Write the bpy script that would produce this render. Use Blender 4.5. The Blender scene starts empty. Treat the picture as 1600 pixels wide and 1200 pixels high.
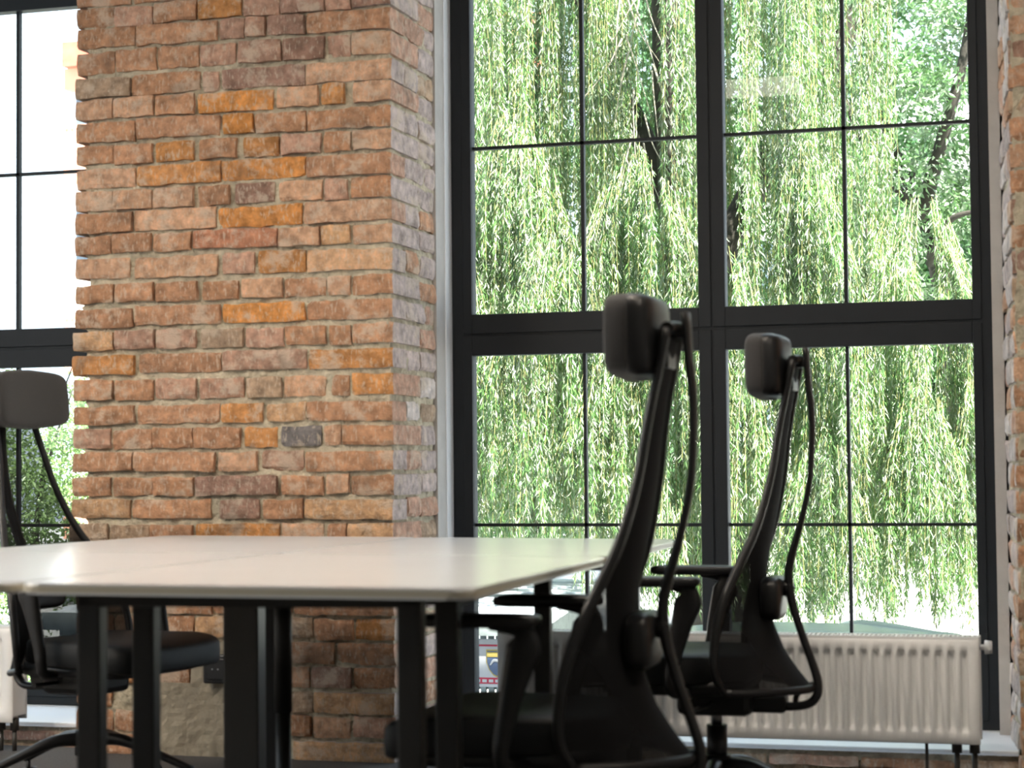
import bpy, bmesh, math, random
import numpy as np
from mathutils import Vector, Matrix, noise
C = bpy.context.scene.collection
SC = bpy.context.scene
rad = math.radians

# ---------------------------------------------------------------- camera
HC = 0.92
cam_d = bpy.data.cameras.new('camera'); cam = bpy.data.objects.new('camera', cam_d); C.objects.link(cam)
F_PX, YAW, PITCH, ROLL = 3147.75, .28616964, .0418867869, -.00922915242
fwd = Vector((-math.sin(YAW)*math.cos(PITCH), math.cos(YAW)*math.cos(PITCH), math.sin(PITCH)))
r0 = Vector((math.cos(YAW), math.sin(YAW), 0)); u0 = r0.cross(fwd)
rt = r0*math.cos(ROLL)+u0*math.sin(ROLL); up = -r0*math.sin(ROLL)+u0*math.cos(ROLL)
M = Matrix((rt, up, -fwd)).transposed().to_4x4(); M.translation = (0, 0, HC)
cam.matrix_world = M
cam_d.sensor_width = 36.0; cam_d.lens = 36.0*F_PX/1600; cam_d.clip_start = .05; cam_d.clip_end = 300
cam_d.dof.use_dof = True; cam_d.dof.focus_distance = 10.5; cam_d.dof.aperture_fstop = 5.6
SC.camera = cam
# ---------------------------------------------------------------- sky, sun, exposure
wd = bpy.data.worlds.new('world'); SC.world = wd; wd.use_nodes = True
wn = wd.node_tree.nodes; wn.clear(); wl = wd.node_tree.links
wo = wn.new('ShaderNodeOutputWorld'); wb = wn.new('ShaderNodeBackground')
wb.inputs[0].default_value = (.74, .86, 1.0, 1); wb.inputs[1].default_value = 3.0
wl.new(wb.outputs[0], wo.inputs[0])
sun_d = bpy.data.lights.new('sun', 'SUN'); sun_d.energy = 30.0; sun_d.angle = rad(.6); sun_d.color = (1, .96, .88)
sun = bpy.data.objects.new('sun', sun_d); C.objects.link(sun); sun.location = (6, -6, 14)
sun.rotation_euler = Vector((-.45, .44, -.78)).to_track_quat('-Z', 'Y').to_euler()
SC.view_settings.view_transform = 'Standard'; SC.view_settings.look = 'None'
SC.view_settings.exposure = 0.0; SC.view_settings.gamma = 1.0; SC.view_settings.use_curve_mapping = False

# ---------------------------------------------------------------- materials
def mat(name, col=(.5, .5, .5), rough=.5, metal=0., spec=.5, noise_amt=0., noise_scale=20., bump=0., bump_scale=60., emit=None, sheen=0.):
    m = bpy.data.materials.new(name); m.use_nodes = True
    nt = m.node_tree; n = nt.nodes; b = n['Principled BSDF']
    b.inputs['Base Color'].default_value = (*col, 1); b.inputs['Roughness'].default_value = rough
    b.inputs['Metallic'].default_value = metal; b.inputs['Specular IOR Level'].default_value = spec
    if sheen: b.inputs['Sheen Weight'].default_value = sheen; b.inputs['Sheen Roughness'].default_value = .5
    if noise_amt or bump:
        tc = n.new('ShaderNodeTexCoord')
    if noise_amt:
        t = n.new('ShaderNodeTexNoise'); t.inputs['Scale'].default_value = noise_scale; t.inputs['Detail'].default_value = 6
        nt.links.new(tc.outputs['Object'], t.inputs['Vector'])
        mr = n.new('ShaderNodeMapRange'); mr.inputs['From Min'].default_value = .3; mr.inputs['From Max'].default_value = .7
        mr.inputs['To Min'].default_value = 1-noise_amt; mr.inputs['To Max'].default_value = 1+noise_amt
        nt.links.new(t.outputs['Fac'], mr.inputs['Value'])
        mx = n.new('ShaderNodeVectorMath'); mx.operation = 'SCALE'; mx.inputs[0].default_value = col
        nt.links.new(mr.outputs['Result'], mx.inputs['Scale']); nt.links.new(mx.outputs[0], b.inputs['Base Color'])
    if bump:
        t2 = n.new('ShaderNodeTexNoise'); t2.inputs['Scale'].default_value = bump_scale; t2.inputs['Detail'].default_value = 8
        nt.links.new(tc.outputs['Object'], t2.inputs['Vector'])
        bp = n.new('ShaderNodeBump'); bp.inputs['Strength'].default_value = bump; bp.inputs['Distance'].default_value = .01
        nt.links.new(t2.outputs['Fac'], bp.inputs['Height']); nt.links.new(bp.outputs[0], b.inputs['Normal'])
    if emit:
        b.inputs['Emission Color'].default_value = (*emit[0], 1); b.inputs['Emission Strength'].default_value = emit[1]
    return m

def brick_mat():
    m = bpy.data.materials.new('old_brick'); m.use_nodes = True; nt = m.node_tree; n = nt.nodes; L = nt.links
    b = n['Principled BSDF']; b.inputs['Roughness'].default_value = .9; b.inputs['Specular IOR Level'].default_value = .25
    at = n.new('ShaderNodeAttribute'); at.attribute_name = 'Col'
    tc = n.new('ShaderNodeTexCoord')
    def nz(s, d=6, r=.6):
        t = n.new('ShaderNodeTexNoise'); t.inputs['Scale'].default_value = s; t.inputs['Detail'].default_value = d
        t.inputs['Roughness'].default_value = r; L.new(tc.outputs['Object'], t.inputs['Vector']); return t
    def rng(src, a, b_, c, d):
        r = n.new('ShaderNodeMapRange'); r.inputs['From Min'].default_value = a; r.inputs['From Max'].default_value = b_
        r.inputs['To Min'].default_value = c; r.inputs['To Max'].default_value = d; L.new(src, r.inputs['Value']); return r.outputs['Result']
    mott = rng(nz(26).outputs['Fac'], .32, .68, .62, 1.36)
    sc = n.new('ShaderNodeVectorMath'); sc.operation = 'SCALE'; L.new(at.outputs['Color'], sc.inputs[0]); L.new(mott, sc.inputs['Scale'])
    # lime smears and pale specks
    f1 = rng(nz(9, 8, .7).outputs['Fac'], .52, .60, 0, .62)
    mp = n.new('ShaderNodeMapping'); mp.inputs['Scale'].default_value = (3.2, 3.2, 1.0); L.new(tc.outputs['Object'], mp.inputs['Vector'])
    st = n.new('ShaderNodeTexNoise'); st.inputs['Scale'].default_value = 38; st.inputs['Detail'].default_value = 5; L.new(mp.outputs[0], st.inputs['Vector'])
    f2 = rng(st.outputs['Fac'], .56, .64, 0, .55)
    mxf = n.new('ShaderNodeMath'); mxf.operation = 'MAXIMUM'; L.new(f1, mxf.inputs[0]); L.new(f2, mxf.inputs[1])
    mx = n.new('ShaderNodeMix'); mx.data_type = 'RGBA'; L.new(mxf.outputs[0], mx.inputs[0]); L.new(sc.outputs[0], mx.inputs[6])
    mx.inputs[7].default_value = (.64, .53, .42, 1)
    # soot marks
    f3 = rng(nz(5, 4).outputs['Fac'], .58, .70, 0, .55)
    mx2 = n.new('ShaderNodeMix'); mx2.data_type = 'RGBA'; L.new(f3, mx2.inputs[0]); L.new(mx.outputs[2], mx2.inputs[6]); mx2.inputs[7].default_value = (.16, .11, .08, 1)
    L.new(mx2.outputs[2], b.inputs['Base Color'])
    bp = n.new('ShaderNodeBump'); bp.inputs['Strength'].default_value = .9; bp.inputs['Distance'].default_value = .010
    L.new(nz(70, 8, .65).outputs['Fac'], bp.inputs['Height']); L.new(bp.outputs[0], b.inputs['Normal'])
    return m

def glass_mat():
    m = bpy.data.materials.new('window_glass'); m.use_nodes = True; nt = m.node_tree; n = nt.nodes; n.clear(); L = nt.links
    o = n.new('ShaderNodeOutputMaterial'); mx = n.new('ShaderNodeMixShader'); tr = n.new('ShaderNodeBsdfTransparent'); gl = n.new('ShaderNodeBsdfGlossy')
    tr.inputs[0].default_value = (.93, .97, .95, 1); gl.inputs['Roughness'].default_value = .02
    fr = n.new('ShaderNodeFresnel'); fr.inputs[0].default_value = 1.5
    L.new(fr.outputs[0], mx.inputs[0]); L.new(tr.outputs[0], mx.inputs[1]); L.new(gl.outputs[0], mx.inputs[2]); L.new(mx.outputs[0], o.inputs[0])
    return m

def net_mat():
    m = bpy.data.materials.new('chair_mesh_fabric'); m.use_nodes = True; nt = m.node_tree; n = nt.nodes; n.clear(); L = nt.links
    o = n.new('ShaderNodeOutputMaterial'); mx = n.new('ShaderNodeMixShader'); tr = n.new('ShaderNodeBsdfTransparent'); b = n.new('ShaderNodeBsdfPrincipled')
    b.inputs['Base Color'].default_value = (.011, .011, .012, 1); b.inputs['Roughness'].default_value = .85; b.inputs['Specular IOR Level'].default_value = .15
    lw = n.new('ShaderNodeLayerWeight'); lw.inputs[0].default_value = .5
    mr = n.new('ShaderNodeMapRange'); mr.inputs['To Min'].default_value = .82; mr.inputs['To Max'].default_value = 1.0; mr.inputs['From Min'].default_value = .35; mr.inputs['From Max'].default_value = .60
    L.new(lw.outputs['Facing'], mr.inputs['Value'])
    tc = n.new('ShaderNodeTexCoord'); sx = n.new('ShaderNodeSeparateXYZ'); L.new(tc.outputs['Object'], sx.inputs[0])
    m2 = n.new('ShaderNodeMapRange'); m2.inputs['From Min'].default_value = .84; m2.inputs['From Max'].default_value = .72; m2.inputs['To Min'].default_value = 0; m2.inputs['To Max'].default_value = .94
    L.new(sx.outputs['Z'], m2.inputs['Value']); mm = n.new('ShaderNodeMath'); mm.operation = 'MAXIMUM'; L.new(mr.outputs['Result'], mm.inputs[0]); L.new(m2.outputs['Result'], mm.inputs[1])
    L.new(mm.outputs[0], mx.inputs[0])
    L.new(tr.outputs[0], mx.inputs[1]); L.new(b.outputs[0], mx.inputs[2]); L.new(mx.outputs[0], o.inputs[0])
    return m

def leaf_mat(name, col, back, rough=.38, var=.35, scale=3., under=None):
    m = bpy.data.materials.new(name); m.use_nodes = True; nt = m.node_tree; n = nt.nodes; n.clear(); L = nt.links
    o = n.new('ShaderNodeOutputMaterial'); mx = n.new('ShaderNodeMixShader'); b = n.new('ShaderNodeBsdfPrincipled'); tl = n.new('ShaderNodeBsdfTranslucent')
    tc = n.new('ShaderNodeTexCoord'); t = n.new('ShaderNodeTexNoise'); t.inputs['Scale'].default_value = scale; t.inputs['Detail'].default_value = 3
    L.new(tc.outputs['Object'], t.inputs['Vector'])
    cr = n.new('ShaderNodeMapRange'); cr.inputs['From Min'].default_value = .35; cr.inputs['From Max'].default_value = .65
    cr.inputs['To Min'].default_value = 1-var; cr.inputs['To Max'].default_value = 1+var; L.new(t.outputs['Fac'], cr.inputs['Value'])
    for node, key, c in ((b, 'Base Color', col), (tl, 'Color', back)):
        s = n.new('ShaderNodeVectorMath'); s.operation = 'SCALE'; s.inputs[0].default_value = c
        if under and key == 'Base Color':    # paler underside of the leaf blade
            ge = n.new('ShaderNodeNewGeometry'); um = n.new('ShaderNodeMix'); um.data_type = 'RGBA'; L.new(ge.outputs['Backfacing'], um.inputs[0])
            um.inputs[6].default_value = (*c, 1); um.inputs[7].default_value = (*under, 1); L.new(um.outputs[2], s.inputs[0])
        L.new(cr.outputs['Result'], s.inputs['Scale']); L.new(s.outputs[0], node.inputs[key])
    b.inputs['Roughness'].default_value = rough; b.inputs['Specular IOR Level'].default_value = .9
    mx.inputs[0].default_value = .25
    L.new(b.outputs[0], mx.inputs[1]); L.new(tl.outputs[0], mx.inputs[2]); L.new(mx.outputs[0], o.inputs[0])
    return m

M_BRICK = brick_mat()
M_MORTAR = mat('lime_mortar', (.50, .44, .33), .95, spec=.1, noise_amt=.3, noise_scale=30, bump=.9, bump_scale=90)
M_PATCH = mat('rough_cement', (.30, .26, .20), .95, spec=.1, noise_amt=.22, noise_scale=14, bump=.6, bump_scale=40)
M_PLASTER = mat('grey_plaster', (.46, .44, .42), .9, noise_amt=.08, noise_scale=12, bump=.25, bump_scale=50)
M_TRIM = mat('white_paint', (.80, .82, .86), .45)
M_WALL = mat('white_wall_paint', (.72, .70, .66), .85, noise_amt=.04, bump=.1)
M_CEIL = mat('ceiling_paint', (.62, .60, .56), .9, noise_amt=.04)
M_FLOOR = mat('grey_carpet', (.085, .08, .078), .95, noise_amt=.3, noise_scale=160, bump=.5, bump_scale=300)
M_FRAME = mat('anthracite_frame', (.012, .0145, .018), .55, spec=.3, noise_amt=.06)
M_GLASS = glass_mat()
M_RAD = mat('radiator_enamel', (.84, .84, .84), .4)
M_DARKSLOT = mat('dark_slot', (.10, .10, .10), .7)
M_TOP = mat('white_laminate', (.70, .715, .73), .20, spec=.3, noise_amt=.015, noise_scale=4)
M_EDGE = mat('desk_edge_band', (.50, .46, .36), .5)
M_BLACKM = mat('black_powder_coat', (.010, .0095, .009), .42, bump=.1, bump_scale=400)
M_GREYM = mat('brown_grey_powder_coat', (.045, .040, .035), .42)
M_PLASTIC = mat('black_plastic', (.008, .008, .009), .40, bump=.08, bump_scale=300)
M_FABRIC = mat('charcoal_fabric', (.030, .028, .028), .9, noise_amt=.25, noise_scale=350, bump=.5, bump_scale=500, sheen=.25)
M_SEAT = mat('black_seat_fabric', (.008, .009, .010), .5, spec=.35, noise_amt=.2, noise_scale=350, bump=.3, bump_scale=500)
M_NET = net_mat()
M_CHROME = mat('grey_metal', (.35, .36, .38), .3, metal=.9)
M_LAMPBODY = mat('lamp_housing', (.6, .6, .6), .5)
M_LAMP = mat('lamp_diffuser', (.8, .8, .8), .5, emit=((1.0, .87, .72), 48.0))
M_LAMP2 = mat('dim_lamp_diffuser', (.8, .8, .8), .5, emit=((1.0, .90, .78), 9.0))
M_WILLOW = leaf_mat('willow_leaf', (.11, .22, .065), (.10, .25, .04), .30, under=(.38, .43, .31))
M_WILLOW2 = leaf_mat('willow_twig', (.42, .40, .14), (.3, .3, .1), .6)
M_ASH = leaf_mat('ash_leaf', (.10, .20, .07), (.12, .26, .06), .34, under=(.34, .42, .29))
M_BUSH = leaf_mat('bush_leaf', (.18, .29, .10), (.22, .36, .07), .4)
M_FARLEAF = leaf_mat('distant_leaf', (.06, .15, .05), (.07, .18, .03), .5)
M_BARK = mat('dark_bark', (.05, .043, .035), .95, noise_amt=.4, noise_scale=9, bump=1., bump_scale=22)
M_TWIG = mat('pale_dead_wood', (.40, .35, .27), .9, noise_amt=.2)
M_PAVE = mat('pale_paving', (.55, .55, .54), .9, noise_amt=.12, noise_scale=2.5, bump=.2)
M_RENDER = mat('cream_render', (.80, .77, .72), .9, noise_amt=.04, noise_scale=2)
M_PINK = mat('terracotta_trim', (.78, .36, .24), .85)
M_TILE = mat('red_roof_tile', (.55, .14, .09), .85, noise_amt=.2, noise_scale=6)
M_WINFAR = mat('far_window_glass', (.12, .16, .20), .1)
M_GREYROOF = mat('grey_roof', (.55, .55, .55), .9)
M_SHEET = mat('pale_roof_felt', (.62, .66, .70), .8, noise_amt=.18, noise_scale=5)
M_SLAT = mat('weathered_grey_slat', (.34, .38, .37), .85, noise_amt=.2, noise_scale=20)
M_SIGNW = mat('sign_white', (.52, .52, .54), .5)
M_SIGNR = mat('sign_red', (.50, .04, .08), .5)
M_SIGNY = mat('sign_yellow', (.50, .38, .10), .5)
M_SIGNB = mat('sign_slate_blue', (.10, .14, .24), .5)
M_CARB = mat('silver_car_paint', (.20, .25, .27), .25, metal=.2)
M_CARW = mat('white_car_paint', (.80, .81, .82), .25)
M_CARG = mat('car_glass', (.05, .07, .09), .06, spec=.9)
M_RUBBER = mat('tyre_rubber', (.02, .02, .02), .8)
M_WHITEWALL = mat('white_garden_wall', (.82, .81, .78), .9, noise_amt=.05)

# ---------------------------------------------------------------- helpers
def obj(name, bm_or_me, m=None, parent=None, smooth=False):
    if isinstance(bm_or_me, bmesh.types.BMesh):
        me = bpy.data.meshes.new(name); bm_or_me.normal_update(); bm_or_me.to_mesh(me); bm_or_me.free()
    else:
        me = bm_or_me
    for mm in (m if isinstance(m, (list, tuple)) else [m]):
        if mm: me.materials.append(mm)
    if smooth:
        me.polygons.foreach_set('use_smooth', [True]*len(me.polygons))
    o = bpy.data.objects.new(name, me); C.objects.link(o)
    if parent: o.parent = parent
    return o
def tag(o, label, cat, group=None):
    o['label'] = label; o['category'] = cat
    if group: o['group'] = group
    return o
def thing(name, label, cat, loc=(0, 0, 0), rotz=0., group=None):
    o = bpy.data.objects.new(name, None); C.objects.link(o); o.location = loc; o.rotation_euler = (0, 0, rotz); o.empty_display_size = .1
    return tag(o, label, cat, group)
def struct(o): o['kind'] = 'structure'; return o
def lab(o, text): o['label'] = text; return o

def box(bm, a, b, mi=0, bev=0., seg=2):
    a = Vector(a); b = Vector(b); vs = []
    t = bmesh.new() if bev else bm
    r = bmesh.ops.create_cube(t, size=1.0)
    for v in r['verts']:
        v.co = Vector(((a.x+b.x)/2+v.co.x*(b.x-a.x), (a.y+b.y)/2+v.co.y*(b.y-a.y), (a.z+b.z)/2+v.co.z*(b.z-a.z)))
    if bev:
        bmesh.ops.bevel(t, geom=t.edges[:], offset=bev, segments=seg, affect='EDGES', profile=.5)
        merge(bm, t, mi)
    elif mi:
        for f in set(f for v in r['verts'] for f in v.link_faces): f.material_index = mi
    return bm
def merge(bm, t, mi=None, mx=None):
    vm = {}
    for v in t.verts: vm[v] = bm.verts.new(mx @ v.co if mx else v.co)
    for f in t.faces:
        try: nf = bm.faces.new([vm[v] for v in f.verts]); nf.material_index = f.material_index if mi is None else mi; nf.smooth = f.smooth
        except ValueError: pass
    t.free()
def mkbox(name, a, b, m, parent=None, bev=0.):
    return obj(name, box(bmesh.new(), a, b, bev=bev), m, parent)
def prism(bm, pts, z0, z1, mi=0, mi_side=None):
    """outline pts (x,y) extruded in z; z0/z1 may be functions of (x,y)"""
    g = lambda z, p: z(p[0], p[1]) if callable(z) else z
    lo = [bm.verts.new((p[0], p[1], g(z0, p))) for p in pts]; hi = [bm.verts.new((p[0], p[1], g(z1, p))) for p in pts]
    f = bm.faces.new(hi); f.material_index = mi; f = bm.faces.new(lo[::-1]); f.material_index = mi if mi_side is None else mi_side
    n = len(pts)
    for i in range(n):
        f = bm.faces.new((lo[i], lo[(i+1) % n], hi[(i+1) % n], hi[i])); f.material_index = mi if mi_side is None else mi_side
def smooth_pts(pts, k=6):
    P = [Vector(p) for p in pts]; out = []
    for i in range(len(P)-1):
        p0 = P[i-1] if i else P[i]*2-P[i+1]; p1 = P[i]; p2 = P[i+1]; p3 = P[i+2] if i+2 < len(P) else P[i+1]*2-P[i]
        for j in range(k):
            t = j/k; out.append(.5*((2*p1)+(p2-p0)*t+(2*p0-5*p1+4*p2-p3)*t*t+(3*p1-p0-3*p2+p3)*t**3))
    out.append(P[-1]); return out
def tube(bm, pts, r, seg=10, side=None, rb=None, k=6, caps=True, smooth=True):
    """sweep of an ellipse (r along side, rb across) along the smoothed path; r may be a list per control point"""
    n0 = len(pts); P = smooth_pts(pts, k) if (smooth and n0 > 2) else [Vector(p) for p in pts]; n = len(P)
    def val(v, i):
        if not isinstance(v, (list, tuple)): return v
        t = i/(n-1)*(len(v)-1); a = int(min(t, len(v)-2)); return v[a]+(v[a+1]-v[a])*(t-a)
    if rb is None: rb = r
    prev = None; S0 = Vector(side) if side else None
    nrm = S0 or Vector((0, 0, 1))
    for i in range(n):
        T = (P[min(i+1, n-1)]-P[max(i-1, 0)]).normalized()
        if S0 is None and i == 0: nrm = T.orthogonal()
        A = nrm-T*nrm.dot(T)
        A = A.normalized() if A.length > 1e-5 else T.orthogonal().normalized()
        if S0 is None: nrm = A
        B = T.cross(A); ring = []
        ra, rb_ = val(r, i), val(rb, i)
        for s in range(seg):
            th = 2*math.pi*s/seg; ring.append(bm.verts.new(P[i]+A*(ra*math.cos(th))+B*(rb_*math.sin(th))))
        if prev:
            for s in range(seg): f = bm.faces.new((prev[s], prev[(s+1) % seg], ring[(s+1) % seg], ring[s])); f.smooth = True
        elif caps: bm.faces.new(ring[::-1])
        prev = ring
    if caps: bm.faces.new(prev)
    return bm
def rounded_blob(bm, cx, cy, cz, sx, sy, sz, e=.35, nu=24, nv=14, f=None):
    """superellipsoid cushion"""
    sg = lambda v, p: math.copysign(abs(v)**p, v)
    rows = []
    for i in range(nv+1):
        ph = -math.pi/2+math.pi*i/nv; row = []
        for j in range(nu):
            th = 2*math.pi*j/nu
            p = Vector((sx*sg(math.cos(ph), e)*sg(math.cos(th), e), sy*sg(math.cos(ph), e)*sg(math.sin(th), e), sz*sg(math.sin(ph), e)))
            if f: p = f(p)
            row.append(p+Vector((cx, cy, cz)))
        rows.append(row)
    bot = bm.verts.new(sum((v for v in rows[0]), Vector())/nu); top = bm.verts.new(sum((v for v in rows[-1]), Vector())/nu)
    V = [[bm.verts.new(p) for p in r] for r in rows[1:-1]]
    for j in range(nu):
        k = (j+1) % nu
        bm.faces.new((bot, V[0][k], V[0][j])).smooth = True; bm.faces.new((top, V[-1][j], V[-1][k])).smooth = True
        for i in range(len(V)-1): bm.faces.new((V[i][j], V[i][k], V[i+1][k], V[i+1][j])).smooth = True
    return bm
def dup(root, loc, rotz, label):
    r = root.copy(); C.objects.link(r); r.location = loc; r.rotation_euler = (0, 0, rotz); r['label'] = label
    for ch in root.children:
        c = ch.copy(); C.objects.link(c); c.parent = r
        for g in ch.children:
            d = g.copy(); C.objects.link(d); d.parent = c
    return r

# ---------------------------------------------------------------- brickwork
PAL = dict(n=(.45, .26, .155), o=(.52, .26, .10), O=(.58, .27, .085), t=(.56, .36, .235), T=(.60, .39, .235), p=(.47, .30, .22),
           d=(.33, .21, .16), g=(.40, .30, .21), y=(.54, .35, .20), r=(.47, .23, .14), K=(.20, .18, .175), w=(.50, .41, .385), W=(.60, .53, .50))  # w, W: brick whitened to carry the daylight on the reveals
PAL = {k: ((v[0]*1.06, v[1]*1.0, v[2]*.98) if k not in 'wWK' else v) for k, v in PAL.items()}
class Brickwork:
    def __init__(s, O, U, N):   # origin, horizontal direction, outward normal
        s.O = Vector(O); s.U = Vector(U); s.N = Vector(N); s.v = []; s.f = []; s.c = []; s.m = []
    def P(s, u, n, z): return s.O+s.U*u+s.N*n+Vector((0, 0, z))
    def brick(s, u0, u1, z0, z1, depth, col, rnd, prot=0., res=.016, ends=(0, 0), side=None):
        nu = max(4, int((u1-u0)/res)); nz = 5; seed = Vector((rnd.random()*50, rnd.random()*50, rnd.random()*50))
        tl = [rnd.uniform(-.003, .003) for _ in range(4)]; base = len(s.v)
        du = u1-u0; dz = z1-z0; R = .005
        k = rnd.uniform(.86, 1.12); w = rnd.uniform(-.02, .02); col = (col[0]*k+w*.3, col[1]*k, col[2]*k-w*.2, 1)
        for j in range(nz+1):
            for i in range(nu+1):
                a = i/nu; b = j/nz
                u = u0+a*du; z = z0+b*dz
                ex = min(a, 1-a)*du; ez = min(b, 1-b)*dz
                q = Vector((u*9, z*9, 0))+seed
                n1 = noise.noise(q*1.6); n2 = noise.noise(q*4.5)
                d = prot+n1*.003+n2*.0018+tl[0]*(a-.5)*2+tl[1]*(b-.5)*2
                if i in (0, nu) and ends[0 if i == 0 else 1] == 0: u += (n1*.004+n2*.003); d -= R*.7
                if j in (0, nz): z += (noise.noise(q*2.2+Vector((9, 0, 0)))*.005+n2*.003)+(tl[2]+tl[3]*(a-.5))*(1 if j else 1); d -= R*.5+max(0, n1-.1)*.012
                if ex < .012 and ez < .008 and not (i in (0, nu) and ends[0 if i == 0 else 1]): d -= .003
                s.v.append(s.P(u, d, z)); s.c.append(col)
        st = nu+1
        for j in range(nz):
            for i in range(nu):
                s.f.append((base+j*st+i, base+j*st+i+1, base+(j+1)*st+i+1, base+(j+1)*st+i)); s.m.append(0)
        ring = [base+i for i in range(nu+1)]+[base+j*st+nu for j in range(1, nz+1)]+[base+nz*st+i for i in range(nu-1, -1, -1)]+[base+j*st for j in range(nz-1, 0, -1)]
        if side:    # end face paler than the front, reveal daylight put into its colour
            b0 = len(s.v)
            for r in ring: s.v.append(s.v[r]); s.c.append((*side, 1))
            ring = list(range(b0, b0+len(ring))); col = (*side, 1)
        b2 = len(s.v)
        for r in ring:
            p = s.v[r]; s.v.append(p-s.N*(depth+(p-s.O).dot(s.N))); s.c.append(col)
        m = len(ring)
        for i in range(m): s.f.append((ring[(i+1) % m], ring[i], b2+i, b2+(i+1) % m)); s.m.append(0)
    def mortar(s, u0, u1, z0, z1, n0=-.015, amp=.008, res=.014, jl=0., mi=1, wrap=.0):
        nu = int((u1-u0)/res)+1; nz = int((z1-z0)/res)+1; base = len(s.v); col = (.42, .36, .27, 1)
        for j in range(nz+1):
            for i in range(nu+1):
                u = u0+(u1-u0)*i/nu; z = z0+(z1-z0)*j/nz
                q = Vector((u*14, z*14, s.O.x*3+s.N.x*7)); d = n0+amp*noise.noise(q)+amp*.8*noise.noise(q*2.7)
                if i == 0 and jl: u += jl*noise.noise(q*3)
                s.v.append(s.P(u, d, z)); s.c.append(col)
        st = nu+1
        for j in range(nz):
            for i in range(nu): s.f.append((base+j*st+i, base+j*st+i+1, base+(j+1)*st+i+1, base+(j+1)*st+i)); s.m.append(mi)
        # closed back
        ring = [base+i for i in range(nu+1)]+[base+j*st+nu for j in range(1, nz+1)]+[base+nz*st+i for i in range(nu-1, -1, -1)]+[base+j*st for j in range(nz-1, 0, -1)]
        b2 = len(s.v)
        for r in ring:
            p = s.v[r]; s.v.append(p-s.N*(.05+(p-s.O).dot(s.N))); s.c.append(col)
        m = len(ring)
        for i in range(m): s.f.append((ring[(i+1) % m], ring[i], b2+i, b2+(i+1) % m)); s.m.append(mi)
        s.f.append(tuple(b2+i for i in range(m))[::-1]); s.m.append(mi)
    def rows(s, u0, u1, z_lo, z_hi, pitch, rnd, depth=.1, skip=None, pal='nnnnntpdogyt', gap=.011, ends=(0, 0)):
        z = z_lo; k = rnd.randint(0, 1)
        while z < z_hi-.02:
            u = u0; first = True; pat = .14 if k % 2 else .285
            while u < u1-.01:
                w = pat+rnd.uniform(-.008, .008) if first or k % 2 == 0 or rnd.random() < .7 else .285
                if k % 2 and not first and rnd.random() < .15: w = .285
                e = min(u+w, u1)
                if u1-e < .05: e = u1
                if not (skip and skip((u+e)/2, z+pitch/2)):
                    s.brick(u, e-(gap if e < u1 else 0), z, min(z+pitch-gap-rnd.uniform(0, .003), z_hi), depth, PAL[rnd.choice(pal)], rnd, rnd.uniform(-.004, .005), ends=(ends[0] if first else 0, ends[1] if e == u1 else 0))
                u = e; first = False
            z += pitch; k += 1
    def build(s, name, mats, parent=None):
        me = bpy.data.meshes.new(name); me.from_pydata([tuple(v) for v in s.v], [], s.f)
        me.polygons.foreach_set('material_index', s.m)
        ca = me.color_attributes.new('Col', 'FLOAT_COLOR', 'POINT'); ca.data.foreach_set('color', [x for c in s.c for x in c])
        me.update(); return obj(name, me, mats, parent)
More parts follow.
